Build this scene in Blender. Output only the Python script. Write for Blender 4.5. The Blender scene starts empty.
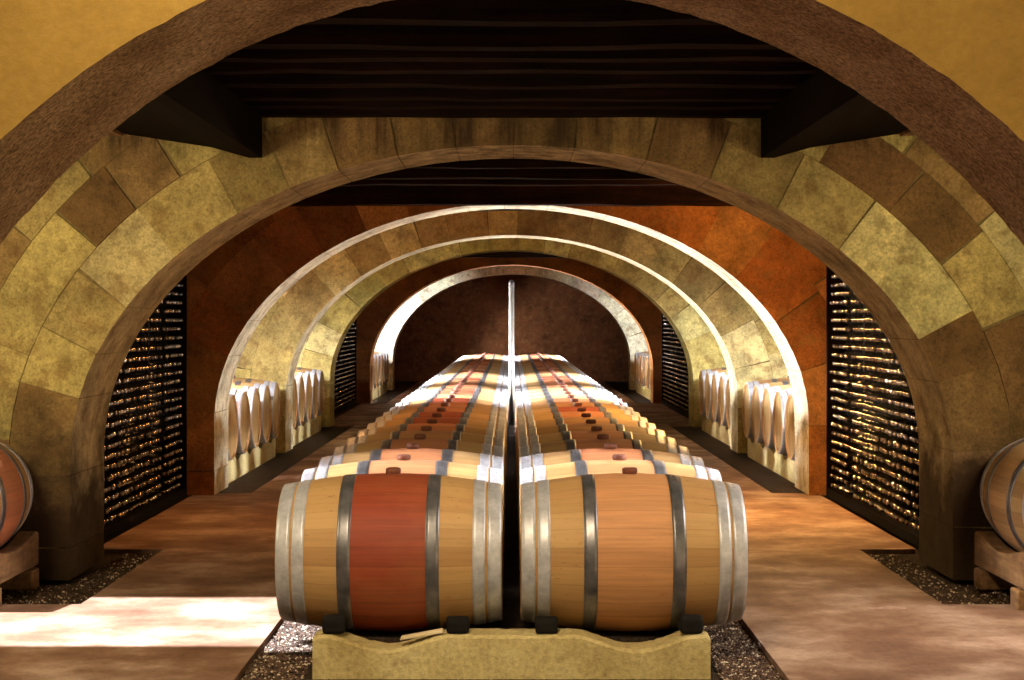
import bpy, bmesh, math, random
from mathutils import Vector, Matrix
R = random.Random(7)
SC = bpy.context.scene
COL = SC.collection
PI = math.pi
CAMH = 1.45

# ------------------------------------------------------------------ mesh helpers
class MB:
    """collects shapes; build() links them as ONE mesh object"""
    def __init__(s):
        s.v = []; s.f = []; s.m = []; s.t = []; s.sm = []; s.tint = (1, 1, 1)
    def vert(s, p):
        s.v.append(tuple(p)); s.t.append(s.tint); return len(s.v) - 1
    def face(s, ids, mat=0, smooth=False):
        s.f.append(tuple(ids)); s.m.append(mat); s.sm.append(smooth)
    def box(s, x0, x1, y0, y1, z0, z1, mat=0):
        i = [s.vert((x, y, z)) for x in (x0, x1) for y in (y0, y1) for z in (z0, z1)]
        for q in ((0, 1, 3, 2), (4, 6, 7, 5), (0, 4, 5, 1), (2, 3, 7, 6), (0, 2, 6, 4), (1, 5, 7, 3)):
            s.face([i[k] for k in q], mat)
    def lathe(s, prof, n=32, mat=0, axis='x', smooth=True, c=(0, 0, 0), cap=False, closed=False):
        rings = []
        for (a, r) in prof:
            ring = []
            for k in range(n):
                th = 2 * PI * k / n
                u, w = r * math.cos(th), r * math.sin(th)
                p = (a, u, w) if axis == 'x' else (u, w, a)
                ring.append(s.vert((p[0] + c[0], p[1] + c[1], p[2] + c[2])))
            rings.append(ring)
        m = len(rings)
        for i in range(m if closed else m - 1):
            A, B = rings[i], rings[(i + 1) % m]
            for k in range(n):
                l = (k + 1) % n
                q = (A[k], B[k], B[l], A[l]) if axis == 'x' else (A[k], A[l], B[l], B[k])
                s.face(q, mat, smooth)
        if cap:
            s.face(rings[0] if axis == 'x' else rings[0][::-1], mat)
            s.face(rings[-1][::-1] if axis == 'x' else rings[-1], mat)
    def prism(s, pts, a0, a1, plane='xz', mat=0):
        """polygon extruded: plane xz along y, yz along x, xy along z"""
        def P(p, a):
            return {'xz': (p[0], a, p[1]), 'yz': (a, p[0], p[1]), 'xy': (p[0], p[1], a)}[plane]
        A = [s.vert(P(p, a0)) for p in pts]; B = [s.vert(P(p, a1)) for p in pts]
        n = len(pts)
        for k in range(n):
            s.face((A[k], A[(k + 1) % n], B[(k + 1) % n], B[k]), mat)
        s.face(A[::-1], mat); s.face(B, mat)
    def build(s, name, mats, parent=None, loc=(0, 0, 0), rotz=0, fix=True, bevel=0, bseg=2):
        me = bpy.data.meshes.new(name)
        me.from_pydata(s.v, [], s.f)
        for m in (mats if isinstance(mats, (list, tuple)) else [mats]): me.materials.append(m)
        me.polygons.foreach_set('material_index', s.m)
        me.polygons.foreach_set('use_smooth', s.sm)
        at = me.color_attributes.new('tint', 'FLOAT_COLOR', 'POINT')
        at.data.foreach_set('color', [c for t in s.t for c in (t[0], t[1], t[2], 1.0)])
        if fix:
            bm = bmesh.new(); bm.from_mesh(me)
            bmesh.ops.recalc_face_normals(bm, faces=bm.faces)
            bm.to_mesh(me); bm.free()
        o = bpy.data.objects.new(name, me); COL.objects.link(o)
        o.parent = parent; o.location = loc; o.rotation_euler = (0, 0, rotz)
        if bevel:
            b = o.modifiers.new('bevel', 'BEVEL'); b.width = bevel; b.segments = bseg; b.limit_method = 'ANGLE'
        return o

def empty(name, loc=(0, 0, 0), rotz=0):
    o = bpy.data.objects.new(name, None); COL.objects.link(o)
    o.location = loc; o.rotation_euler = (0, 0, rotz); o.empty_display_size = .1
    return o
def tag(o, label=None, cat=None, group=None, kind=None):
    for k, v in (('label', label), ('category', cat), ('group', group), ('kind', kind)):
        if v: o[k] = v
    return o
def copy_thing(root):
    r = root.copy(); COL.objects.link(r)
    for ch in root.children:
        c = ch.copy(); COL.objects.link(c); c.parent = r
    return r

# ------------------------------------------------------------------ node helpers
class NT:
    def __init__(s, name):
        s.mat = bpy.data.materials.new(name); s.mat.use_nodes = True
        s.t = s.mat.node_tree; s.n = s.t.nodes; s.b = s.n['Principled BSDF']
        s.tc = s.n.new('ShaderNodeTexCoord')
    def link(s, a, b): s.t.links.new(a, b)
    def put(s, node, key, val):
        if val is None: return
        if hasattr(val, 'links') or isinstance(val, bpy.types.NodeSocket): s.link(val, node.inputs[key])
        else: node.inputs[key].default_value = val
    def math(s, op, a, b=None, c=None, clamp=False):
        n = s.n.new('ShaderNodeMath'); n.operation = op; n.use_clamp = clamp
        s.put(n, 0, a); s.put(n, 1, b); s.put(n, 2, c); return n.outputs[0]
    def noise(s, scale, detail=6, rough=.6, vec=None, dist=0):
        n = s.n.new('ShaderNodeTexNoise'); n.inputs['Scale'].default_value = scale
        n.inputs['Detail'].default_value = detail; n.inputs['Roughness'].default_value = rough
        n.inputs['Distortion'].default_value = dist
        s.link(vec if vec is not None else s.tc.outputs['Object'], n.inputs['Vector']); return n.outputs[0]
    def mapping(s, sc=(1, 1, 1), vec=None, loc=(0, 0, 0)):
        n = s.n.new('ShaderNodeMapping'); n.inputs['Scale'].default_value = sc
        s.put(n, 'Location', loc)
        s.link(vec if vec is not None else s.tc.outputs['Object'], n.inputs['Vector']); return n.outputs[0]
    def ramp(s, fac, stops):
        n = s.n.new('ShaderNodeValToRGB'); e = n.color_ramp.elements
        while len(e) < len(stops): e.new(.5)
        for el, (p, c) in zip(e, stops):
            el.position = p; el.color = (c[0], c[1], c[2], 1) if hasattr(c, '__len__') else (c, c, c, 1)
        s.link(fac, n.inputs[0]); return n.outputs[0]
    def mix(s, fac, a, b, mode='MIX'):
        n = s.n.new('ShaderNodeMix'); n.data_type = 'RGBA'; n.blend_type = mode
        s.put(n, 0, fac)
        for key, v in ((6, a), (7, b)):
            if isinstance(v, bpy.types.NodeSocket): s.link(v, n.inputs[key])
            else: n.inputs[key].default_value = (v[0], v[1], v[2], 1)
        return n.outputs[2]
    def bump(s, h, strength=.3, dist=.01):
        n = s.n.new('ShaderNodeBump'); n.inputs['Strength'].default_value = strength; n.inputs['Distance'].default_value = dist
        s.link(h, n.inputs['Height']); s.link(n.outputs[0], s.b.inputs['Normal'])
    def sep(s, vec):
        n = s.n.new('ShaderNodeSeparateXYZ'); s.link(vec, n.inputs[0]); return n.outputs
    def comb(s, x, y, z):
        n = s.n.new('ShaderNodeCombineXYZ'); s.put(n, 0, x); s.put(n, 1, y); s.put(n, 2, z); return n.outputs[0]
    def attr(s, name):
        n = s.n.new('ShaderNodeAttribute'); n.attribute_name = name; return n.outputs['Color']
    def done(s, col, rough=.8, metal=0, spec=.3):
        s.put(s.b, 'Base Color', col if isinstance(col, bpy.types.NodeSocket) else (*col, 1))
        s.put(s.b, 'Roughness', rough); s.put(s.b, 'Metallic', metal); s.put(s.b, 'Specular IOR Level', spec)
        return s.mat

def m_stone(name='cut_limestone', shade_and_drips=False):
    t = NT(name)
    n1 = t.noise(3.0, 8, .65); n2 = t.noise(26, 8, .7); n3 = t.noise(9, 4, .6)
    v = t.ramp(n1, [(.3, .45), (.5, .95), (.7, 1.3)])
    c = t.mix(1, t.attr('tint'), v, 'MULTIPLY')
    v2 = t.ramp(n2, [(.3, .6), (.5, 1), (.7, 1.2)])
    c = t.mix(.8, c, v2, 'MULTIPLY')
    n4 = t.noise(70, 5, .75)
    c = t.mix(.8, c, t.ramp(n4, [(.32, .5), (.5, 1), (.68, 1.3)]), 'MULTIPLY')
    st = t.ramp(n3, [(.50, 0), (.66, 1)])
    c = t.mix(t.math('MULTIPLY', st, .55), c, (.17, .09, .032))
    pl = t.ramp(t.noise(5, 7, .7), [(.52, 0), (.68, 1)])
    c = t.mix(t.math('MULTIPLY', pl, .45), c, t.mix(1, c, (1.5, 1.45, 1.3), 'MULTIPLY'))
    if shade_and_drips:
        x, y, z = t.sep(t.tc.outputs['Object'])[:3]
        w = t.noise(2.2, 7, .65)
        foot = t.ramp(t.math('ADD', z, t.math('MULTIPLY', t.math('SUBTRACT', w, .5), 1.5)), [(.45, 1), (.95, 0)])  # shade at the pier foot painted dark, its edge broken by noise
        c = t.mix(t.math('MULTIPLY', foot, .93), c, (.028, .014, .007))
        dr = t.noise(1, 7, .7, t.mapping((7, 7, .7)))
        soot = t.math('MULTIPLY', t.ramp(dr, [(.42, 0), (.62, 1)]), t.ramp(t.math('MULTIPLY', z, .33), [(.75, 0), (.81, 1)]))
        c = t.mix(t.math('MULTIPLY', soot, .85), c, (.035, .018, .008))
    t.bump(t.math('ADD', n2, t.math('MULTIPLY', n1, .6)), .55, .02)
    return t.done(c, .9, 0, .15)
def m_plaster():
    t = NT('ochre_plaster')
    n1 = t.noise(1.6, 8, .6); n2 = t.noise(30, 6, .6)
    c = t.ramp(n1, [(.3, (.145, .082, .015)), (.55, (.185, .108, .021)), (.75, (.215, .132, .029))])
    c = t.mix(.35, c, t.ramp(n2, [(.3, .7), (.7, 1.2)]), 'MULTIPLY')
    t.bump(t.math('ADD', n2, n1), .25, .012)
    return t.done(c, .9, 0, .15)
def m_roughstone():
    t = NT('rough_brown_stone')
    n1 = t.noise(2.2, 9, .7); n2 = t.noise(60, 6, .75)
    c = t.ramp(n1, [(.3, (.21, .125, .06)), (.5, (.38, .25, .135)), (.72, (.56, .41, .25))])
    c = t.mix(1, c, t.ramp(n2, [(.36, .3), (.5, .95), (.64, 1.6)]), 'MULTIPLY')
    t.bump(t.math('ADD', n2, n1), .9, .03)
    return t.done(c, .95, 0, .1)
def m_mortar():
    t = NT('lime_mortar')
    n = t.noise(20, 6, .7)
    return t.done(t.mix(1, t.attr('tint'), t.ramp(n, [(.3, .5), (.7, 1.1)]), 'MULTIPLY'), .95, 0, .1)
def m_darkwood(name='dark_old_timber', k=1.0):
    t = NT(name)
    vec = t.mapping((1.2, 30, 30)); n1 = t.noise(1, 8, .65, vec); n2 = t.noise(4, 5, .6)
    c = t.ramp(n1, [(.35, (.010 * k, .005 * k, .003 * k)), (.55, (.028 * k, .010 * k, .005 * k)), (.66, (.05 * k, .014 * k, .006 * k)), (.76, (.20 * k, .055 * k, .020 * k))])
    c = t.mix(.6, c, t.ramp(n2, [(.35, .4), (.7, 1.3)]), 'MULTIPLY')
    t.bump(n1, .5, .01)
    return t.done(c, .85, 0, .05)
def m_concrete():
    t = NT('stained_concrete')
    n1 = t.noise(2.0, 9, .6); n2 = t.noise(34, 6, .7); n3 = t.noise(2.6, 9, .68)
    c = t.ramp(n1, [(.30, (.10, .044, .024)), (.47, (.20, .108, .067)), (.66, (.40, .275, .205))])
    c = t.mix(t.ramp(n3, [(.46, 0), (.72, .75)]), c, (.115, .046, .022))
    c = t.mix(.5, c, t.ramp(n2, [(.3, .65), (.7, 1.25)]), 'MULTIPLY')
    t.bump(t.math('ADD', n2, t.math('MULTIPLY', n3, 1.5)), .3, .01)
    return t.done(c, .75, 0, .25)
def m_earth():
    t = NT('dark_gravel_bed')
    n1 = t.noise(3, 6, .6); n2 = t.noise(70, 5, .7)
    c = t.ramp(n2, [(.35, (.012, .007, .005)), (.55, (.06, .035, .02)), (.72, (.17, .11, .07))])
    c = t.mix(.7, c, t.ramp(n1, [(.3, .4), (.7, 1.2)]), 'MULTIPLY')
    t.bump(n2, 1, .03)
    return t.done(c, .9, 0, .2)
def m_pebble():
    t = NT('gravel_stones')
    return t.done(t.attr('tint'), .7, 0, .3)
def m_oak():
    """staves follow the barrel's own angle; obj.color holds the wine tint of the belly (alpha = amount)"""
    t = NT('oak_staves')
    x, y, z = t.sep(t.tc.outputs['Object'])[:3]
    oi = t.n.new('ShaderNodeObjectInfo')
    th = t.math('ADD', t.math('DIVIDE', t.math('ARCTAN2', z, y), 2 * PI), .5)
    th = t.math('ADD', th, t.math('MULTIPLY', oi.outputs['Random'], 3.7))
    stv = t.math('MULTIPLY', th, 26)
    sid = t.math('FLOOR', stv); fr = t.math('FRACT', stv)
    wn = t.n.new('ShaderNodeTexWhiteNoise'); wn.noise_dimensions = '2D'
    t.link(t.comb(sid, t.math('MULTIPLY', oi.outputs['Random'], 91), 0), wn.inputs['Vector'])
    base = t.ramp(wn.outputs['Value'], [(0, (.31, .165, .064)), (.4, (.37, .212, .082)), (.75, (.42, .25, .102)), (1, (.35, .18, .07))])
    vec = t.comb(t.math('MULTIPLY', x, 2.5), t.math('MULTIPLY', th, 120), t.math('MULTIPLY', oi.outputs['Random'], 40))
    g = t.noise(1, 8, .65, vec)
    base = t.mix(.75, base, t.ramp(g, [(.3, .8), (.5, 1), (.7, 1.1)]), 'MULTIPLY')
    blot = t.noise(5, 5, .6)
    base = t.mix(t.ramp(blot, [(.5, 0), (.8, .35)]), base, (.34, .12, .04))
    spk = t.noise(1, 5, .6, t.comb(t.math('MULTIPLY', x, 22), t.math('MULTIPLY', th, 150), t.math('MULTIPLY', oi.outputs['Random'], 17)))
    base = t.mix(t.ramp(spk, [(.63, 0), (.72, .6)]), base, (.14, .055, .02))
    belly = t.math('LESS_THAN', t.math('ABSOLUTE', x), .16)
    n = t.noise(2.3, 4, .55)
    amt = t.math('MULTIPLY', t.math('MULTIPLY', belly, oi.outputs['Alpha']), t.ramp(n, [(.2, .72), (.6, 1)]))
    red = t.mix(.8, oi.outputs['Color'], t.ramp(g, [(.3, .7), (.7, 1.25)]), 'MULTIPLY')
    red = t.mix(.5, red, t.ramp(wn.outputs['Value'], [(0, .75), (1, 1.2)]), 'MULTIPLY')
    c = t.mix(amt, base, red)
    seam = t.math('MINIMUM', fr, t.math('SUBTRACT', 1, fr))
    sl = t.ramp(seam, [(0, .68), (.03, 1)])
    c = t.mix(.8, c, sl, 'MULTIPLY')
    t.bump(t.math('ADD', t.math('MULTIPLY', g, .5), sl), .25, .004)
    return t.done(c, .62, 0, .3)
def m_head():
    t = NT('oak_head_boards')
    x, y, z = t.sep(t.tc.outputs['Object'])[:3]
    oi = t.n.new('ShaderNodeObjectInfo')
    b = t.math('MULTIPLY', y, 11); fr = t.math('FRACT', b)
    wn = t.n.new('ShaderNodeTexWhiteNoise'); wn.noise_dimensions = '2D'
    t.link(t.comb(t.math('FLOOR', b), t.math('MULTIPLY', oi.outputs['Random'], 50), 0), wn.inputs['Vector'])
    c = t.ramp(wn.outputs['Value'], [(0, (.27, .16, .055)), (1, (.38, .24, .09))])
    g = t.noise(1, 7, .6, t.mapping((1, 60, 4)))
    c = t.mix(.7, c, t.ramp(g, [(.3, .65), (.7, 1.2)]), 'MULTIPLY')
    seam = t.math('MINIMUM', fr, t.math('SUBTRACT', 1, fr))
    c = t.mix(.8, c, t.ramp(seam, [(0, .4), (.05, 1)]), 'MULTIPLY')
    return t.done(c, .65, 0, .25)
def m_galv():
    t = NT('galvanised_hoop')
    n = t.noise(14, 6, .6); n2 = t.noise(60, 4, .6)
    c = t.ramp(n, [(.3, (.33, .325, .355)), (.55, (.46, .45, .49)), (.75, (.57, .56, .61))])
    c = t.mix(.4, c, t.ramp(n2, [(.3, .7), (.7, 1.2)]), 'MULTIPLY')
    t.bump(n2, .12, .003)
    return t.done(c, .45, .35, .5)
def m_iron():
    t = NT('dull_iron_hoop')
    n = t.noise(12, 6, .6)
    c = t.ramp(n, [(.3, (.10, .094, .10)), (.6, (.20, .19, .205)), (.8, (.30, .285, .30))])
    return t.done(c, .38, .7, .5)
def m_bung():
    t = NT('wine_dark_bung'); n = t.noise(30, 4, .5)
    return t.done(t.ramp(n, [(.3, (.07, .018, .01)), (.7, (.15, .045, .02))]), .6, 0, .3)
def m_cream():
    t = NT('pale_plinth_stone')
    n1 = t.noise(3, 8, .65); n2 = t.noise(45, 6, .7); n3 = t.noise(11, 5, .6)
    c = t.ramp(n1, [(.3, (.34, .25, .10)), (.55, (.50, .40, .19)), (.75, (.58, .49, .26))])
    c = t.mix(.7, c, t.ramp(n2, [(.3, .55), (.55, 1), (.75, 1.2)]), 'MULTIPLY')
    c = t.mix(t.ramp(n3, [(.58, 0), (.75, .6)]), c, (.15, .08, .03))
    t.bump(t.math('ADD', n2, n1), .5, .015)
    return t.done(c, .9, 0, .15)
def m_block():
    t = NT('black_rubber_chock'); n = t.noise(20, 5, .6)
    t.bump(n, .3, .005)
    return t.done(t.ramp(n, [(.3, (.003, .002, .002)), (.7, (.008, .006, .005))]), .8, 0, .15)
def m_glass():
    t = NT('dark_bottle_glass'); n = t.noise(9, 3, .5)
    return t.done(t.ramp(n, [(.3, (.004, .004, .003)), (.7, (.010, .008, .005))]), .10, 0, .45)
def m_shim():
    t = NT('pale_shim_timber'); n = t.noise(1, 6, .6, t.mapping((3, 60, 60)))
    return t.done(t.ramp(n, [(.3, (.48, .36, .20)), (.7, (.72, .60, .40))]), .7, 0, .2)
def m_cradle():
    t = NT('brown_cradle_timber'); n = t.noise(1, 7, .65, t.mapping((22, 3, 22))); n2 = t.noise(5, 5, .6)
    c = t.ramp(n, [(.3, (.12, .055, .022)), (.55, (.26, .135, .055)), (.75, (.36, .20, .085))])
    c = t.mix(.8, c, t.ramp(n2, [(.35, .45), (.65, 1.2)]), 'MULTIPLY'); t.bump(n, .4, .008)
    return t.done(c, .75, 0, .2)
def m_foil():
    t = NT('bottle_foil'); oi = t.noise(11, 2, .5)
    return t.done(t.ramp(oi, [(.4, (.20, .17, .14)), (.6, (.60, .54, .46))]), .24, .95, .5)
def m_post():
    t = NT('pale_painted_metal'); n = t.noise(16, 5, .6)
    return t.done(t.ramp(n, [(.3, (.45, .44, .42)), (.7, (.66, .65, .63))]), .5, .2, .4)
SHADED_STAINED = m_stone('shaded_stained_limestone', True)
STONE, PLASTER, ROUGH, MORTAR = m_stone(), m_plaster(), m_roughstone(), m_mortar()
TIMBER, CONCRETE, EARTH, PEBBLE = m_darkwood(k=.4), m_concrete(), m_earth(), m_pebble()
RACKWOOD = m_darkwood('black_rack_timber', .12)
SHIMWOOD = m_shim()
BEAMWOOD = m_cradle()
OAK, HEAD, GALV, IRON, BUNG, CREAM, RUBBER, GLASS, POST, FOIL = m_oak(), m_head(), m_galv(), m_iron(), m_bung(), m_cream(), m_block(), m_glass(), m_post(), m_foil()

# ------------------------------------------------------------------ arches
XOUT = 4.4
class Path:
    """inner outline of an arch: up one pier, round the ellipse, down the other pier"""
    def __init__(s, a, b, c, n=160):
        P = []; 
        for k in range(9): P.append(((-a, c * k / 9), (-1, 0)))
        for k in range(n + 1):
            th = PI - PI * k / n
            nx, nz = math.cos(th) / a, math.sin(th) / b; l = math.hypot(nx, nz)
            P.append(((a * math.cos(th), c + b * math.sin(th)), (nx / l, nz / l)))
        for k in range(8, -1, -1): P.append(((a, c * k / 9), (1, 0)))
        s.P = P; s.S = [0]
        for i in range(1, len(P)):
            p, q = P[i - 1][0], P[i][0]; s.S.append(s.S[-1] + math.hypot(p[0] - q[0], p[1] - q[1]))
        s.L = s.S[-1]
    def at(s, u):
        u = max(0, min(s.L, u)); lo, hi = 0, len(s.S) - 1
        while hi - lo > 1:
            m = (lo + hi) // 2
            if s.S[m] <= u: lo = m
            else: hi = m
        f = (u - s.S[lo]) / max(1e-9, s.S[hi] - s.S[lo])
        (p, n), (q, o) = s.P[lo], s.P[hi]
        nx, nz = n[0] + (o[0] - n[0]) * f, n[1] + (o[1] - n[1]) * f; l = math.hypot(nx, nz)
        return (p[0] + (q[0] - p[0]) * f, p[1] + (q[1] - p[1]) * f), (nx / l, nz / l)

def wall_with_hole(mb, a, b, c, y0, y1, ztop, xout, fmat=0, smat=0, n=72, jit=0.0, rnd=None):
    rnd = rnd or R
    pts = [(-a, 0), (-a, c * .5)]
    for k in range(n + 1):
        th = PI - PI * k / n; j = 1 + (rnd.uniform(-jit, jit) if 0 < k < n else 0)
        pts.append((a * math.cos(th) * j, c + b * math.sin(th) * j))
    pts += [(a, c * .5), (a, 0)]
    F = [mb.vert((x, y0, z)) for x, z in pts]; B = [mb.vert((x, y1, z)) for x, z in pts]
    F2 = [mb.vert((x, y0, z)) for x, z in pts]; B2 = [mb.vert((x, y1, z)) for x, z in pts]
    for k in range(len(pts) - 1): mb.face((F2[k], B2[k], B2[k + 1], F2[k + 1]), smat, True)
    # faces: column strips over each step of the curve, plus the two solid piers
    for (y, I, flip) in ((y0, F, False), (y1, B, True)):
        T = [mb.vert((x, y, ztop)) for x, z in pts]
        for k in range(2, len(pts) - 3):
            q = (I[k], I[k + 1], T[k + 1], T[k]); mb.face(q[::-1] if flip else q, fmat)
        for sgn, ids in ((-1, [0, 1, 2]), (1, [len(pts) - 3, len(pts) - 2, len(pts) - 1])):
            o0 = mb.vert((sgn * xout, y, 0)); o1 = mb.vert((sgn * xout, y, ztop))
            top = T[ids[0]] if sgn > 0 else T[ids[-1]]
            q = [o0] + [I[i] for i in ids] + [top, o1] if sgn < 0 else [I[i] for i in ids] + [o0, o1, top]
            mb.face(q[::-1] if flip else q, fmat)

def arch(name, a, b, c, y0, y1, ztop, tintf, rows=(.44, .40, .46, .5, .5, .5), seed=1, mortar=(.13, .09, .04), lab=None, Ls=(.34, .6), mat=None, soff=None):
    rnd = random.Random(seed)
    mb = MB(); mb.tint = mortar
    g = .010
    wall_with_hole(mb, a + g, b + g, c, y0 + g, y1 - g, ztop, XOUT, 1, 1)
    P = Path(a, b, c)
    r0 = 0
    for ri, h in enumerate(rows):
        r1 = r0 + h; u = -rnd.uniform(0, .4)
        while u < P.L:
            L = rnd.uniform(*Ls); u1 = u + L
            if P.L - u1 < .2: u1 = P.L
            ua, ub = max(0, u), min(P.L, u1)
            gp = .0018; j0 = rnd.uniform(-.004, .006)
            n = max(2, int((ub - ua) / .12))
            cols = []; jr = [rnd.uniform(-.012, .012) for _ in range(4)]
            (pm, nm) = P.at((ua + ub) / 2); cx, cz = pm[0] + nm[0] * (r0 + r1) / 2, pm[1] + nm[1] * (r0 + r1) / 2
            if cz < ztop + .15 and abs(cx) < XOUT and ub - ua > .05:
                mb.tint = tintf(cx, cz, ri, rnd)
                flat = [0.0, 0.0]
                for k in range(n + 1):
                    col = []
                    for r, e0, e1 in ((r0 + (gp if ri else 0), jr[0] if ri else 0, jr[1] if ri else 0), (r1 - gp, jr[2], jr[3])):
                        q, nn = P.at(ua + gp + (e0 if ua > 0 else 0) + (ub - ua - 2 * gp - (e0 if ua > 0 else 0) + (e1 if ub < P.L else 0)) * k / n)
                        x = max(-XOUT, min(XOUT, q[0] + nn[0] * r)); z = min(ztop - .001, q[1] + nn[1] * r)
                        for y in (y0 + j0, y1 - j0): col.append(mb.vert((x, y, max(0, z))))
                    cols.append(col)
                for k in range(n):
                    A, B = cols[k], cols[k + 1]
                    if soff and ri == 0:
                        tt = mb.tint; mb.tint = soff
                        mb.face([mb.vert(mb.v[i]) for i in (A[0], A[1], B[1], B[0])], 0); mb.tint = tt
                    else: mb.face((A[0], A[1], B[1], B[0]), 0)
                    mb.face((A[2], B[2], B[3], A[3]), 0)
                    mb.face((A[0], B[0], B[2], A[2]), 0); mb.face((A[1], A[3], B[3], B[1]), 0)
                mb.face((cols[0][0], cols[0][2], cols[0][3], cols[0][1]), 0)
                mb.face((cols[-1][0], cols[-1][1], cols[-1][3], cols[-1][2]), 0)
            u = u1
        r0 = r1
    o = mb.build(name, [mat or STONE, MORTAR])
    return tag(o, lab, None, None, 'structure')

def vary(c, rnd, k=.18):
    f = 1 + rnd.uniform(-k, k); return (c[0] * f, c[1] * f * (1 + rnd.uniform(-.05, .05)), c[2] * f)
OLIVE, PALE, BROWN, LAMP_RED = (.43, .335, .115), (.57, .465, .20), (.19, .10, .036), (.205, .074, .021)  # last tone carries the amber lamps' red glow in the stone colour
def tint_a1(x, z, ri, rnd):
    def near(pts, r): return any(math.hypot(x - p, z - q) < r for p, q in pts)
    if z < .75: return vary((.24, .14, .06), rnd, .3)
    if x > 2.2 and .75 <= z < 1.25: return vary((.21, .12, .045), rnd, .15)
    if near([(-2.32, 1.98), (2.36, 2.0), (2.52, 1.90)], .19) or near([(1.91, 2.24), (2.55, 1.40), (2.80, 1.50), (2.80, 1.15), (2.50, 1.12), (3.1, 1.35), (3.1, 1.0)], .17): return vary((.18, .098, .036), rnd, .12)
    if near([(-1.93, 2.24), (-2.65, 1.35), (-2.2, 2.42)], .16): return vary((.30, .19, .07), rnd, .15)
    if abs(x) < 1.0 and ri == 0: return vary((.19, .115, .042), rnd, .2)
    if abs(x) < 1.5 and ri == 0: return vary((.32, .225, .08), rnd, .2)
    if near([(-2.12, 1.72), (-2.0, 2.0), (-2.4, 2.28), (2.32, 1.70), (2.15, 2.28), (2.75, 1.85), (2.0, 1.95)], .2): return vary(PALE, rnd, .1)
    return vary(OLIVE if rnd.random() > .06 else (.28, .18, .065), rnd, .15)
def tint_a2(x, z, ri, rnd):
    return vary(LAMP_RED if rnd.random() > .35 else (.30, .135, .045), rnd, .3)
def tint_back(x, z, ri, rnd):
    return vary(rnd.choice([OLIVE, OLIVE, PALE, (.40, .30, .10), (.33, .25, .09)]), rnd, .2)
def tint_red(x, z, ri, rnd): return vary(LAMP_RED, rnd, .3)

# first arch: ochre plaster front, rough brown soffit
mb = MB(); wall_with_hole(mb, 2.46, 2.577, .113, 5.31, 6.18, 5.2, 5.2, 0, 1, 160, .0013, random.Random(3))
tag(mb.build('wall_front', [PLASTER, ROUGH]), 'ochre plastered wall with the wide front arch', None, None, 'structure')
A1, A2, A3, A4, A5, A6 = (9.19, 9.96), (13.65, 14.33), (17.95, 18.56), (22.30, 22.90), (28.65, 29.20), (34.10, 34.70)
arch('wall_arch', 2.46, 1.765, .66, *A1, 2.76, tint_a1, seed=11, mat=SHADED_STAINED, Ls=(.26, .44), soff=(.52, .41, .23), rows=(.34, .30, .36, .34, .4, .5), mortar=(.24, .17, .07))
arch('wall_arch', 2.46, 1.815, .60, *A2, 2.76, tint_a2, seed=5, soff=(.56, .47, .32), Ls=(.3, .5))  # soffit tinted paler to look daylit
arch('wall_arch', 2.46, 1.775, .60, *A3, 2.76, tint_back, seed=8, soff=(.54, .46, .30), Ls=(.3, .45), rows=(.40, .40, .5, .5))  # soffit again paler, daylight put into its tint
arch('wall_arch', 2.46, 1.80, .60, *A4, 2.76, tint_back, seed=9, Ls=(.3, .45), rows=(.40, .40, .5, .5))
arch('wall_arch', 2.46, 1.81, .60, *A5, 2.76, tint_red, seed=10)
arch('wall_arch', 2.46, 1.80, .60, *A6, 2.76, lambda x, z, ri, rnd: vary((.56, .51, .38), rnd, .12), seed=12)

# ------------------------------------------------------------------ outer walls with daylight openings, end wall, ceiling
OPEN = [(15.0, 17.3), (19.2, 21.6), (30.2, 33.2)]
for side, sg in (('left', -1), ('right', 1)):
    mb = MB(); mb.tint = (.42, .33, .14)
    x0, x1 = sorted((sg * XOUT, sg * (XOUT + .5)))
    mb.box(x0, x1, -3, 6.18, 0, 5.2); y = 6.18
    for (a, b) in OPEN:
        mb.box(x0, x1, y, a, 0, 2.84); mb.box(x0, x1, a, b, 0, 1.0); mb.box(x0, x1, a, b, 2.3, 2.84); y = b
    mb.box(x0, x1, y, 41, 0, 2.84)
    tag(mb.build('wall_' + side, [STONE]), None, None, None, 'structure')
mb = MB(); mb.tint = (.13, .045, .016); mb.box(-XOUT, XOUT, 39.0, 39.4, 0, 2.76)
tag(mb.build('wall_end', [STONE]), None, None, None, 'structure')
SUN_CUT = (-4.35, -2.65, 7.34, 8.62)  # ceiling opening added to shape the sun patch on the floor
mb = MB()
mb.box(-XOUT, SUN_CUT[0], 6.18, 40, 2.78, 2.84); mb.box(SUN_CUT[1], XOUT, 6.18, 40, 2.78, 2.84)
mb.box(SUN_CUT[0], SUN_CUT[1], 6.18, SUN_CUT[2], 2.78, 2.84); mb.box(SUN_CUT[0], SUN_CUT[1], SUN_CUT[3], 40, 2.78, 2.84)
tag(mb.build('ceiling', [TIMBER]), None, None, None, 'structure')
def joist(y, z0, w=.12, h=.2, x0=-XOUT, x1=XOUT, sun_cut=False):
    mb = MB(); rr = random.Random(int(y * 100)); n = 26
    xs = [x0 + (x1 - x0) * k / n for k in range(n + 1)]
    prev = None
    for x in xs:
        dz, dy = rr.uniform(-.009, .009), rr.uniform(-.008, .008)
        c = [mb.vert((x, y - w / 2 + dy, z0 + dz)), mb.vert((x, y + w / 2 + dy, z0 + dz * .6)), mb.vert((x, y + w / 2, 2.779)), mb.vert((x, y - w / 2, 2.779))]
        if prev:
            for k in range(4): mb.face((prev[k], c[k], c[(k + 1) % 4], prev[(k + 1) % 4]))
        else: mb.face(c)
        prev = c
    mb.face(prev[::-1])
    tag(mb.build('ceiling_beam', TIMBER), None, None, None, 'structure')
for y in (6.30, 6.88, 7.20): joist(y, 2.585)
for y in (7.54, 8.03, 8.50): joist(y, 2.585, x0=-2.6)
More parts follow.
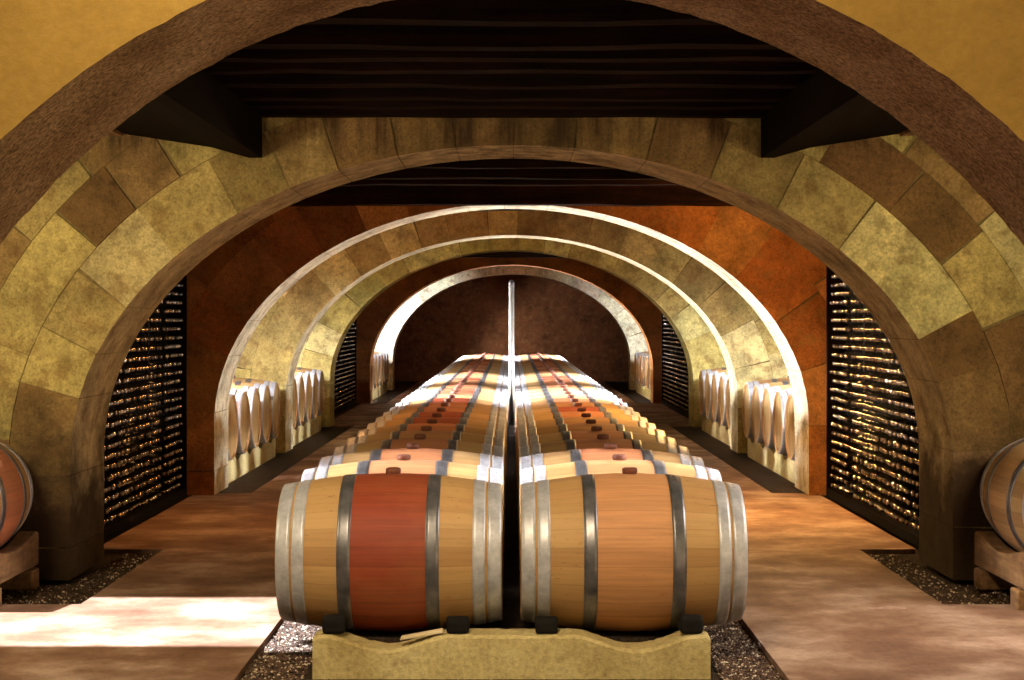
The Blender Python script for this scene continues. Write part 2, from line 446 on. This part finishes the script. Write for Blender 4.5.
for y in (8.77, 9.10): joist(y, 2.575)
for y in (10.4, 11.4, 12.3, 12.85): joist(y, 2.50)
joist(13.56, 2.392, .15)
for y in (14.6, 15.2, 15.8, 16.4, 17.0, 17.7): joist(y, 2.63)
for y in (19, 19.6, 20.2, 20.8, 21.4, 22.1): joist(y, 2.63)
for y in (23.3, 24, 24.7, 25.4, 26.1, 26.8, 27.5, 28.3): joist(y, 2.52)
for y in (29.8, 30.6, 31.4, 32.2, 33.0, 33.8): joist(y, 2.62)
for sg in (-1, 1):
    for (ya, yb) in ((6.19, 9.18),):
        mb = MB()
        pts = [(1.387, 2.58), (1.387, 2.352), (1.46, 2.352), (1.666, 2.41), (2.15, 2.485), (2.15, 2.58)]
        mb.prism([(sg * x, z) for x, z in pts], ya, yb)
        tag(mb.build('ceiling_beam', RACKWOOD), None, None, None, 'structure')
        mb = MB(); mb.prism([(sg * 2.16, 2.47), (sg * 2.16, 2.585), (sg * 3.2, 2.585), (sg * 3.2, 2.55)], 8.9, 9.17)
        tag(mb.build('ceiling_beam', BEAMWOOD), None, None, None, 'structure')

# ------------------------------------------------------------------ floor: two concrete aisles over a gravel bed
mb = MB()
mb.box(-XOUT, XOUT, -3, 40, -.10, -.03, 1)
for sg in (-1, 1):
    rx = 2.64 if sg < 0 else 2.56
    pts = [(1.12, -3), (XOUT, -3), (XOUT, 8.38), (2.20, 8.42), (2.20, 10.42), (rx, 10.45), (rx, 13.8), (2.18, 13.82), (2.16, 22.9), (2.6, 22.95), (2.6, 28.6), (2.18, 28.7), (2.18, 39), (1.12, 39)]
    mb.prism([(sg * x, y) for x, y in pts], -.06, 0, 'xy', 0)
tag(mb.build('floor', [CONCRETE, EARTH]), None, None, None, 'structure')
# loose stones of the gravel beds
mb = MB(); rr = random.Random(21)
def pebble(x, y, s):
    sh = rr.random()
    mb.tint = vary((.07, .036, .022), rr, .6) if sh > .14 else vary((.42, .33, .24), rr, .3)
    rot = rr.uniform(0, PI); c0, s0 = math.cos(rot), math.sin(rot)
    ids = []
    for (a, b, c) in ((1, 0, 0), (0, 1, 0), (-1, 0, 0), (0, -1, 0), (0, 0, 1), (0, 0, -1)):
        k = s * rr.uniform(.7, 1.3); u, v = a * k, b * k * .7
        ids.append(mb.vert((x + u * c0 - v * s0, y + u * s0 + v * c0, -.024 + c * k * .55)))
    for q in ((0, 1, 4), (1, 2, 4), (2, 3, 4), (3, 0, 4), (1, 0, 5), (2, 1, 5), (3, 2, 5), (0, 3, 5)): mb.face([ids[i] for i in q])
for i in range(9000):
    sg = rr.choice((-1, 1)); pebble(sg * rr.uniform(.862, 1.11), rr.uniform(6.4, 8.6), rr.uniform(.004, .012))
for i in range(500): pebble(rr.uniform(-1.1, 1.1), rr.uniform(6.4, 6.75), rr.uniform(.006, .014))
for i in range(3200):
    sg = rr.choice((-1, 1)); pebble(sg * rr.uniform(2.22, 2.95), rr.uniform(8.45, 9.17), rr.uniform(.004, .012))
for i in range(1400):
    sg = rr.choice((-1, 1)); pebble(sg * rr.uniform(2.22, 2.44), rr.uniform(9.2, 10.4), rr.uniform(.004, .012))
tag(mb.build('gravel', PEBBLE, fix=False), 'dark loose gravel in the beds beside the barrel plinth and piers', 'gravel', None, 'stuff')

# ------------------------------------------------------------------ barrels
BL, BR, BH = .475, .342, .290          # half length, belly radius, head radius
def rad(x): return BR - (BR - BH) * (abs(x) / BL) ** 1.9
ORD = ('zeroth first second third fourth fifth sixth seventh eighth ninth tenth eleventh twelfth thirteenth fourteenth fifteenth sixteenth seventeenth eighteenth nineteenth twentieth '
       'twenty-first twenty-second twenty-third twenty-fourth twenty-fifth twenty-sixth twenty-seventh twenty-eighth twenty-ninth thirtieth thirty-first thirty-second thirty-third thirty-fourth thirty-fifth thirty-sixth thirty-seventh thirty-eighth').split()
def make_barrel():
    root = empty('wine_barrel')
    L = (0, 0, BR)
    mb = MB(); n = 22
    prof = [(-BL + .02, BH - .024), (-BL, BH - .018), (-BL, BH - .002)] + [(-BL + 2 * BL * k / n, rad(-BL + 2 * BL * k / n)) for k in range(n + 1)] + [(BL, BH - .002), (BL, BH - .018), (BL - .02, BH - .024)]
    mb.lathe(prof, 64)
    mb.build('body', OAK, root, L)
    for sg in (-1, 1):
        mb = MB(); xh = sg * (BL - .03)
        mb.lathe([(xh - .012, .0), (xh - .012, BH - .0245), (xh + .012, BH - .0245), (xh + .012, 0)], 40, smooth=False)
        mb.build('head', HEAD, root, L)
        for (d0, d1, m, nm) in ((.002, .060, GALV, 'end_hoop'), (.070, .122, GALV, 'quarter_hoop'), (.262, .318, IRON, 'belly_hoop')):
            mb = MB(); prof = []
            k = 4
            for i in range(k + 1):
                xx = sg * (BL - (d0 + (d1 - d0) * i / k)); prof.append((xx, rad(xx) + .003))
            x0, x1 = prof[0][0], prof[-1][0]
            prof = [(x0, rad(x0) - .004)] + prof + [(x1, rad(x1) - .004)]
            mb.lathe(prof, 64)
            # the lap of the hoop with its two rivets, on top
            for th in (1.30, 1.42):
                xm = sg * (BL - (d0 + d1) / 2); r = rad(xm) + .002
                c = (xm, r * math.cos(th), r * math.sin(th))
                ring = []
                for q in range(8):
                    a = 2 * PI * q / 8; u, w = .007 * math.cos(a), .007 * math.sin(a)
                    ring.append(mb.vert((c[0] + u, c[1] - w * math.sin(th), c[2] + w * math.cos(th))))
                tip = mb.vert((c[0], c[1] + .006 * math.cos(th), c[2] + .006 * math.sin(th)))
                for q in range(8): mb.face((ring[q], ring[(q + 1) % 8], tip), 0, True)
            mb.build(nm, m, root, L)
    mb = MB(); mb.lathe([(-.01, .0), (-.01, .030), (.012, .034), (.022, .032), (.026, .024), (.026, 0)], 20, axis='z', smooth=False)
    mb.build('bung', BUNG, root, (0, 0, BR + BR))
    return root
proto = make_barrel(); used = [False]
def barrel(x, y, axis_h, rotz, col, label, group):
    r = copy_thing(proto) if used[0] else proto
    used[0] = True
    r.location = (x, y, axis_h - BR); r.rotation_euler = (0, 0, rotz)
    for ch in r.children:
        if ch.name.startswith('body'): ch.color = col
    tag(r, label, 'barrel', group)
    return r
DEEP, PINK, SALM, PLAIN = (.235, .036, .012, 1.0), (.45, .15, .07, .85), (.46, .20, .09, .7), (.4, .25, .1, .0)
WORDS = {DEEP: 'deep red-stained', PINK: 'pink-stained', SALM: 'salmon-tinted', PLAIN: 'plain'}
rl = random.Random(4)
H0, Y0, DY = .440, 7.19, .70
for sg, where in ((-1, 'the row beside the sunlit floor patch'), (1, 'the row beside the rusty unlit floor')):
    first = [DEEP, PINK, PINK, PINK, SALM, PINK] if sg < 0 else [SALM, SALM, PINK, PINK, PINK, SALM]
    for k in range(38):
        c = first[k] if k < 6 else rl.choice([PINK, PINK, DEEP, SALM, PINK])
        f = 1 + rl.uniform(-.12, .12)
        col = (c[0] * f, c[1] * f, c[2] * f, c[3])
        lab = (f'oak barrel with {WORDS[c]} belly heading {where}' if k == 0 else f'{WORDS[c]} oak barrel, {ORD[k + 1]} back in {where}')
        barrel(sg * .515, Y0 + DY * k, H0, rl.uniform(-.004, .004) + (PI if rl.random() < .5 else 0), col, lab, 'barrels in the two middle rows')

# low plinth under the rows, and the end stone with two dips in front of it
mb = MB(); mb.box(-.84, .84, 7.0, 33.6, -.03, H0 - BR - .002)
tag(mb.build('stone_plinth', EARTH, bevel=.01), 'long low dark stone plinth running under both middle rows of barrels', 'plinth')
mb = MB(); rp = random.Random(2); secs = []
for y, dz in ((6.798, -.012), (6.806, .0), (6.86, .001), (6.925, .0), (6.975, -.004)):
    sec = []
    for k in range(-82, 83, 2):
        x = k / 100; d = abs(abs(x) - .515)
        dip = (.060 * math.cos(d / .24 * PI / 2) ** 1.4 if d < .24 else 0) + rp.uniform(-.0025, .0025) + (.010 if abs(k) > 80 else 0)
        sec.append((x, .150 - dip + dz))
    secs.append([mb.vert((x, y, z)) for x, z in sec])
n = len(secs[0])
for A, B in zip(secs, secs[1:]):
    for k in range(n - 1): mb.face((A[k], A[k + 1], B[k + 1], B[k]))
foot = []
for A, y in ((secs[0], 6.796), (secs[-1], 6.98)):
    ids = [mb.vert((mb.v[i][0], y, -.03)) for i in A]; foot.append(ids)
    for k in range(n - 1): mb.face((A[k], A[k + 1], ids[k + 1], ids[k]))
for e in (0, n - 1):
    mb.face([q[e] for q in secs] + [foot[1][e], foot[0][e]])
tag(mb.build('end_stone', CREAM), 'cream stone block with two dipped hollows in front of the first barrels', 'stone block')
# black chocks wedged in front of the first two barrels
CH = [(-.735, 'outer black chock under the red-bellied front barrel'), (-.222, 'inner black chock under the red-bellied front barrel'),
      (.145, 'inner black chock under the salmon-bellied front barrel'), (.745, 'outer black chock under the salmon-bellied front barrel')]
for (x, lab) in CH:
    mb = MB(); w = .047
    prof = [(6.812, .1535), (6.817, .208), (6.845, .226), (6.905, .190), (6.945, .1535)]
    if abs(x) > .5: prof = [(6.812, .1535), (6.817, .212), (6.845, .232), (6.905, .200), (6.955, .1535)]
    mb.prism(prof, x - w, x + w, 'yz')
    tag(mb.build('wooden_chock', RUBBER, bevel=.012), lab, 'chock', 'chocks under the front barrels')

mb = MB(); mb.prism([(-.462, .126), (-.458, .136), (-.284, .168), (-.281, .156)], 6.815, 6.875, 'xz')
tag(mb.build('wooden_shim', SHIMWOOD, bevel=.003), 'pale wooden shim lying in the hollow below the red-bellied front barrel', 'shim')
# slim post between the rows
post = empty('metal_post', (0, 20.1, 0))
tag(post, 'slim pale metal post standing in the gap between the barrel rows', 'post')
mb = MB(); mb.lathe([(.155, .034), (1.87, .034)], 24, axis='z', cap=True); mb.build('shaft', POST, post)
mb = MB(); mb.lathe([(.152, .036), (.152, .037), (.175, .037), (.175, .0345)], 24, axis='z', closed=True); mb.build('base_flange', POST, post)
mb = MB(); mb.lathe([(1.868, 0), (1.868, .036), (1.90, .036), (1.925, .028), (1.938, .012), (1.94, 0)], 24, axis='z'); mb.build('cap', IRON, post)

# ------------------------------------------------------------------ barrels in the side bays, on scalloped stone rails
HS = .492
def rail(sg, ys, ya, yb, lab, grp):
    mb = MB(); pts = [(ya, -.03), (yb, -.03)]
    top = []; n = int((yb - ya) / .03)
    for k in range(n + 1):
        y = ya + (yb - ya) * k / n; z = .195
        for q in ys:
            d = abs(y - q)
            if d < .30: z = min(z, HS - math.sqrt(max(0, .3505 ** 2 - d * d)))
        top.append((y, z))
    pts = [(ya, -.03)] + top + [(yb, -.03)]
    a, b = sorted((sg * 2.56, sg * 3.32))
    A = [mb.vert((a, y, z)) for y, z in pts]; B = [mb.vert((b, y, z)) for y, z in pts]
    m = len(pts)
    for k in range(m - 1): mb.face((A[k], A[k + 1], B[k + 1], B[k]))
    mb.face((A[m - 1], A[0], B[0], B[m - 1])); mb.face(A[::-1]); mb.face(B)
    tag(mb.build('stone_rail', CREAM), lab, 'rail', grp)
BAYS = [([14.75 + .695 * k for k in range(5)], 14.36, 17.9, 'the first bright side bay'), ([18.92 + .695 * k for k in range(5)], 18.58, 22.22, 'the second bright side bay'),
        ([29.75 + .70 * k for k in range(6)], 29.3, 33.9, 'the far bright side bay')]
for sg, aisle in ((-1, 'the sunlit-patch aisle'), (1, 'the rusty-floored aisle')):
    for ys, ya, yb, bay in BAYS:
        rail(sg, ys, ya, yb, f'cream scalloped stone rail in {bay} along {aisle}', 'stone rails in the side bays')
        for k, y in enumerate(ys):
            barrel(sg * (2.49 + BL), y, HS, 0 if sg > 0 else PI, (.42, .2, .08, .3 if k % 2 else .0), f'{ORD[k + 1]} barrel, head outward, in {bay} along {aisle}', 'barrels in the side bays')

# two barrels lying lengthwise beside the first pier, each in a timber cradle
for sg, lab, cl, col in ((-1, 'pink-bellied barrel lying end-on by the pier beside the sunlit floor patch', 'brown timber cradle under the pink-bellied end-on barrel', (.40, .13, .06, .95)),
                         (1, 'pale oak barrel lying end-on by the pier beside the rusty floor', 'brown timber cradle under the pale end-on barrel', (.48, .26, .11, .6))):
    yc, xc, hc = 8.66, (-2.94 if sg < 0 else 2.885), .50
    barrel(xc, yc, hc, PI / 2, col, lab, 'barrels beside the first pier')
    cr = empty('barrel_cradle', (xc, yc, 0)); tag(cr, cl, 'cradle', 'cradles beside the first pier')
    for s2 in (-1, 1):
        mb = MB()
        # long rail, its upper inner edge cut to take the belly
        xi = .235
        pts = []
        y = -.47
        prof = [(-.47, .10), (-.47, .285), (-.40, .292), (-.30, .272), (-.15, .245), (0, .236), (.15, .245), (.30, .272), (.38, .292), (.44, .285), (.44, .10)]
        a, b = sorted((s2 * .235, s2 * .335)); mb.prism(prof, a, b, 'yz')
        mb.build('cradle_rail', BEAMWOOD, cr, bevel=.012)
    for yy in (-.36, .30):
        mb = MB(); mb.box(-.36, .36, yy - .06, yy + .06, -.008, .099); mb.build('cross_bearer', BEAMWOOD, cr, bevel=.01)

# ------------------------------------------------------------------ bottle racks
PITCH, ROWH, BZ = .0812, .0705, .07
def add_bottle(mb, sg, c, n, full):
    """bottle lying along x, foil-capped neck towards the aisle"""
    cap = [(0, 0), (.0006, .009), (.004, .0138), (.010, .0156), (.024, .0152)]
    body = [(.024, .0146), (.085, .0150), (.103, .024), (.125, .0355), (.142, .0388), (.29, .0388)] + ([(.298, .034), (.299, .024), (.285, 0)] if full else [])
    if not full: cap = cap[1:]; body = body[:5]
    mb.lathe([(sg * p, r) for p, r in cap], n, 1, c=c); mb.lathe([(sg * p, r) for p, r in body], n, 0, c=c)
mbp = MB(); add_bottle(mbp, 1, (0, 0, 0), 16, True)
pob = mbp.build('wine_bottle', [GLASS, FOIL])
def visible(x, y, z):
    """seen under the second arch and over the floor"""
    k = 9.96 / y; X, Z = abs(x) * k, CAMH + (z - CAMH) * k
    if Z <= .66: return X < 2.46
    v = (X / 2.46) ** 2 + ((Z - .66) / 1.765) ** 2
    return v < 1
cand, rest = [], []
def rack(sg, ya, yb, aisle, n_row, near=True, split=None):
    """two bins of stacked bottles between dark uprights"""
    rx = 2.68 if sg < 0 else 2.60
    rk = empty('bottle_rack', (sg * rx, (ya + yb) / 2, 0))
    tag(rk, f'tall black bottle rack full of glinting bottles, {aisle}', 'rack', 'bottle racks')
    mid = (ya + yb) / 2; split = split or mid; h = BZ + n_row * ROWH + .06
    xa, xb = sorted((sg * -.005, sg * .33))
    for y in (ya + .02, split, yb - .02):
        mb = MB(); mb.box(*sorted((sg * (.13 if y == split else -.005), sg * .33)), y - .02 - mid, y + .02 - mid, 0, h); mb.build('upright', RACKWOOD, rk)
    for z0, z1, nm in ((.0, BZ, 'base'), (h, h + .03, 'top')):
        mb = MB(); mb.box(xa, xb, ya - mid, yb - mid, z0, z1 - .001); mb.build(nm, RACKWOOD, rk)
    mb = MB(); a, b = sorted((sg * .332, sg * .35)); mb.box(a, b, ya - mid, yb - mid, 0, h); mb.build('back_panel', RACKWOOD, rk)
    rb = random.Random(int(ya * 10) + sg)
    for k in range(n_row):
        for seg in ((ya + .045, split - .025), (split + .025, yb - .045)):
            n = int((seg[1] - seg[0] - .04) / PITCH)
            for i in range(n):
                if rb.random() < .03 and k > n_row - 3: continue
                y = seg[0] + .041 + i * PITCH + (PITCH / 2 if k % 2 else 0)
                if y > seg[1] - .04: continue
                x = sg * (rx + .005 + rb.uniform(-.010, .012)); z = BZ + k * ROWH + .0392
                d = ((x ** 2 + y ** 2 + (z - CAMH) ** 2))
                item = (x, y, z, sg, aisle, rb.uniform(0, 6.28))
                (cand if near and visible(x, y, z) else rest).append((abs(x) / d ** 1.5, item))
rack(-1, 10.02, 13.60, 'sunlit-patch aisle', 30, split=12.78)
rack(1, 10.02, 13.60, 'rusty-floored aisle', 30, split=12.78)
rack(-1, 23.0, 28.5, 'the far stretch of the sunlit-patch aisle', 30, near=False)
rack(1, 23.0, 28.5, 'the far stretch of the rusty-floored aisle', 30, near=False)
cand.sort(key=lambda q: -q[0])
for i, (w, (x, y, z, sg, aisle, ro)) in enumerate(cand[:300]):
    o = pob if i == 0 else pob.copy()
    if i: COL.objects.link(o)
    o.location = (x, y, z); o.rotation_euler = (ro, 0, 0 if sg > 0 else PI)
    if sg < 0: o.rotation_euler = (ro, 0, PI)
    tag(o, f'dark bottle lying with its capped neck outward in the tall rack, {aisle}', 'bottle', 'bottles in the rack along ' + aisle)
mb = MB()
for w, (x, y, z, sg, aisle, ro) in cand[300:] + rest: add_bottle(mb, sg, (x, y, z), 8, False)
tag(mb.build('wine_bottles', [GLASS, FOIL]), 'mass of dark bottles filling the other rows of the racks', 'bottles', None, 'stuff')

# ------------------------------------------------------------------ camera
cam = bpy.data.cameras.new('camera'); co = bpy.data.objects.new('camera', cam); COL.objects.link(co)
co.location = (0, 0, CAMH); co.rotation_euler = (PI / 2, 0, 0)
cam.sensor_width = 36; cam.lens = 36 * 1650 / 1024; cam.shift_y = -20 / 1024; cam.shift_x = .5 / 1024
SC.camera = co

# ------------------------------------------------------------------ lights
def area(name, loc, target, sx, sy, power, col, spread=180):
    l = bpy.data.lights.new(name, 'AREA'); l.shape = 'RECTANGLE'; l.size = sx; l.size_y = sy
    l.energy = power; l.color = col; l.spread = math.radians(spread)
    o = bpy.data.objects.new(name, l); COL.objects.link(o); o.location = loc
    o.rotation_euler = (Vector(target) - Vector(loc)).to_track_quat('-Z', 'Y').to_euler()
    return o
def lamp(name, loc, power, col, r=.06):
    l = bpy.data.lights.new(name, 'POINT'); l.energy = power; l.color = col; l.shadow_soft_size = r
    o = bpy.data.objects.new(name, l); COL.objects.link(o); o.location = loc; return o
WARM, AMBER, DAY = (1, .80, .50), (1, .50, .16), (.93, .96, 1)
# unseen fill lights added in front of the first arch
area('front_fill', (-.9, 2.6, 4.5), (-.1, 7.3, .7), 1.0, .6, 160, WARM, 120)
area('front_fill', (0, -1.5, 3.2), (0, 5.3, 3.2), 1.5, .6, 11, WARM)
# unseen fill lights added behind the front arch to brighten the second arch
for sg in (-1, 1): area('bay_fill', (sg * 2.9, 6.5, 1.6), (sg * 2.3, 9.2, 1.5), .5, .5, 58 if sg < 0 else 38, (1, .84, .50))
# amber lamps in the rack bay
area('amber_lamp', (1.75, 12.4, 2.36), (1.75, 12.3, 0), .25, .25, 95, (1, .58, .19), 130); area('amber_lamp', (-1.75, 11.9, 2.36), (-1.75, 11.8, 0), .25, .25, 17, (1, .45, .12), 130)
lamp('amber_lamp', (1.8, 12.4, 2.3), 75, (1, .50, .14), .08); lamp('amber_lamp', (-1.75, 11.6, 2.3), 15, (1, .38, .09), .08)
for sg in (-1, 1):
    for y in (14.5, 18.75): area('daylight_fill', (sg * 3.9, y, 1.75), (sg * 3.0, y + 1.6, .6), .5, .3, 80, DAY, 70)  # added lights hidden behind the arches, brightening the side-bay barrels
area('daylight_fill', (4.0, 7.5, 2.5), (1.9, 7.3, 0), .5, .9, 42, (1, .93, .86), 90)  # unseen light added to lift the floor on this side
# area lights standing in for side-bay daylight: low across, steeper onto the middle rows
for sg, p in ((-1, 800), (1, 190)):
    for (a, b), k in zip(OPEN, (1, .8, 1.0)):
        area('daylight_fill', (sg * 4.3, a + .2, 1.06), (0, a - 1.5, 1.12), 1.2, .32, p * k, DAY, 100)
for sg, p in ((-1, 300), (1, 300)):
    for (a, b), k in zip(OPEN, (1, .8, 1.2)):
        area('daylight_fill', (sg * 4.0, a + .6, 2.25), (0, a + .3, -.02), b - a + .4, .4, p * k, DAY, 28)
for sg in (-1, 1): area('daylight_fill', (sg * 3.7, 8.0, 2.5), (sg * .3, 8.0, .75), .25, .5, 15, DAY, 22)  # added shaft lights to brighten the second and third barrels
for sg, p in ((-1, 130), (1, 35)): area('daylight_fill', (sg * 3.6, 30.2, 1.6), (sg * 3.0, 34, 1.4), .6, .6, p, DAY, 60)  # unseen lights added to brighten the last arch face
lamp('amber_lamp', (-1.5, 26, 2.3), 22, AMBER); lamp('amber_lamp', (1.5, 26, 2.3), 22, AMBER)
lamp('amber_lamp', (-1.5, 36.5, 2.2), 12, (1, .35, .1))
# sun through the opening added in the ceiling for the floor patch
s = bpy.data.lights.new('sun', 'SUN'); s.energy = 32; s.angle = math.radians(1.3); s.color = (.86, .92, 1)
so = bpy.data.objects.new('sun', s); COL.objects.link(so)
e = math.radians(58); so.location = (-3.5, 8, 4); so.rotation_euler = Vector((math.cos(e), 0, -math.sin(e))).to_track_quat('-Z', 'Y').to_euler()
w = bpy.data.worlds.new('world'); SC.world = w; w.use_nodes = True
w.node_tree.nodes['Background'].inputs[0].default_value = (.6, .5, .4, 1); w.node_tree.nodes['Background'].inputs[1].default_value = .012

SC.view_settings.view_transform = 'Standard'; SC.view_settings.look = 'None'
SC.view_settings.exposure = 0; SC.view_settings.gamma = 1; SC.view_settings.use_curve_mapping = False
SC.cycles.use_denoising = True
SC.cycles.max_bounces = 6; SC.cycles.diffuse_bounces = 4; SC.cycles.caustics_reflective = False; SC.cycles.caustics_refractive = False
SC.cycles.sample_clamp_indirect = 6
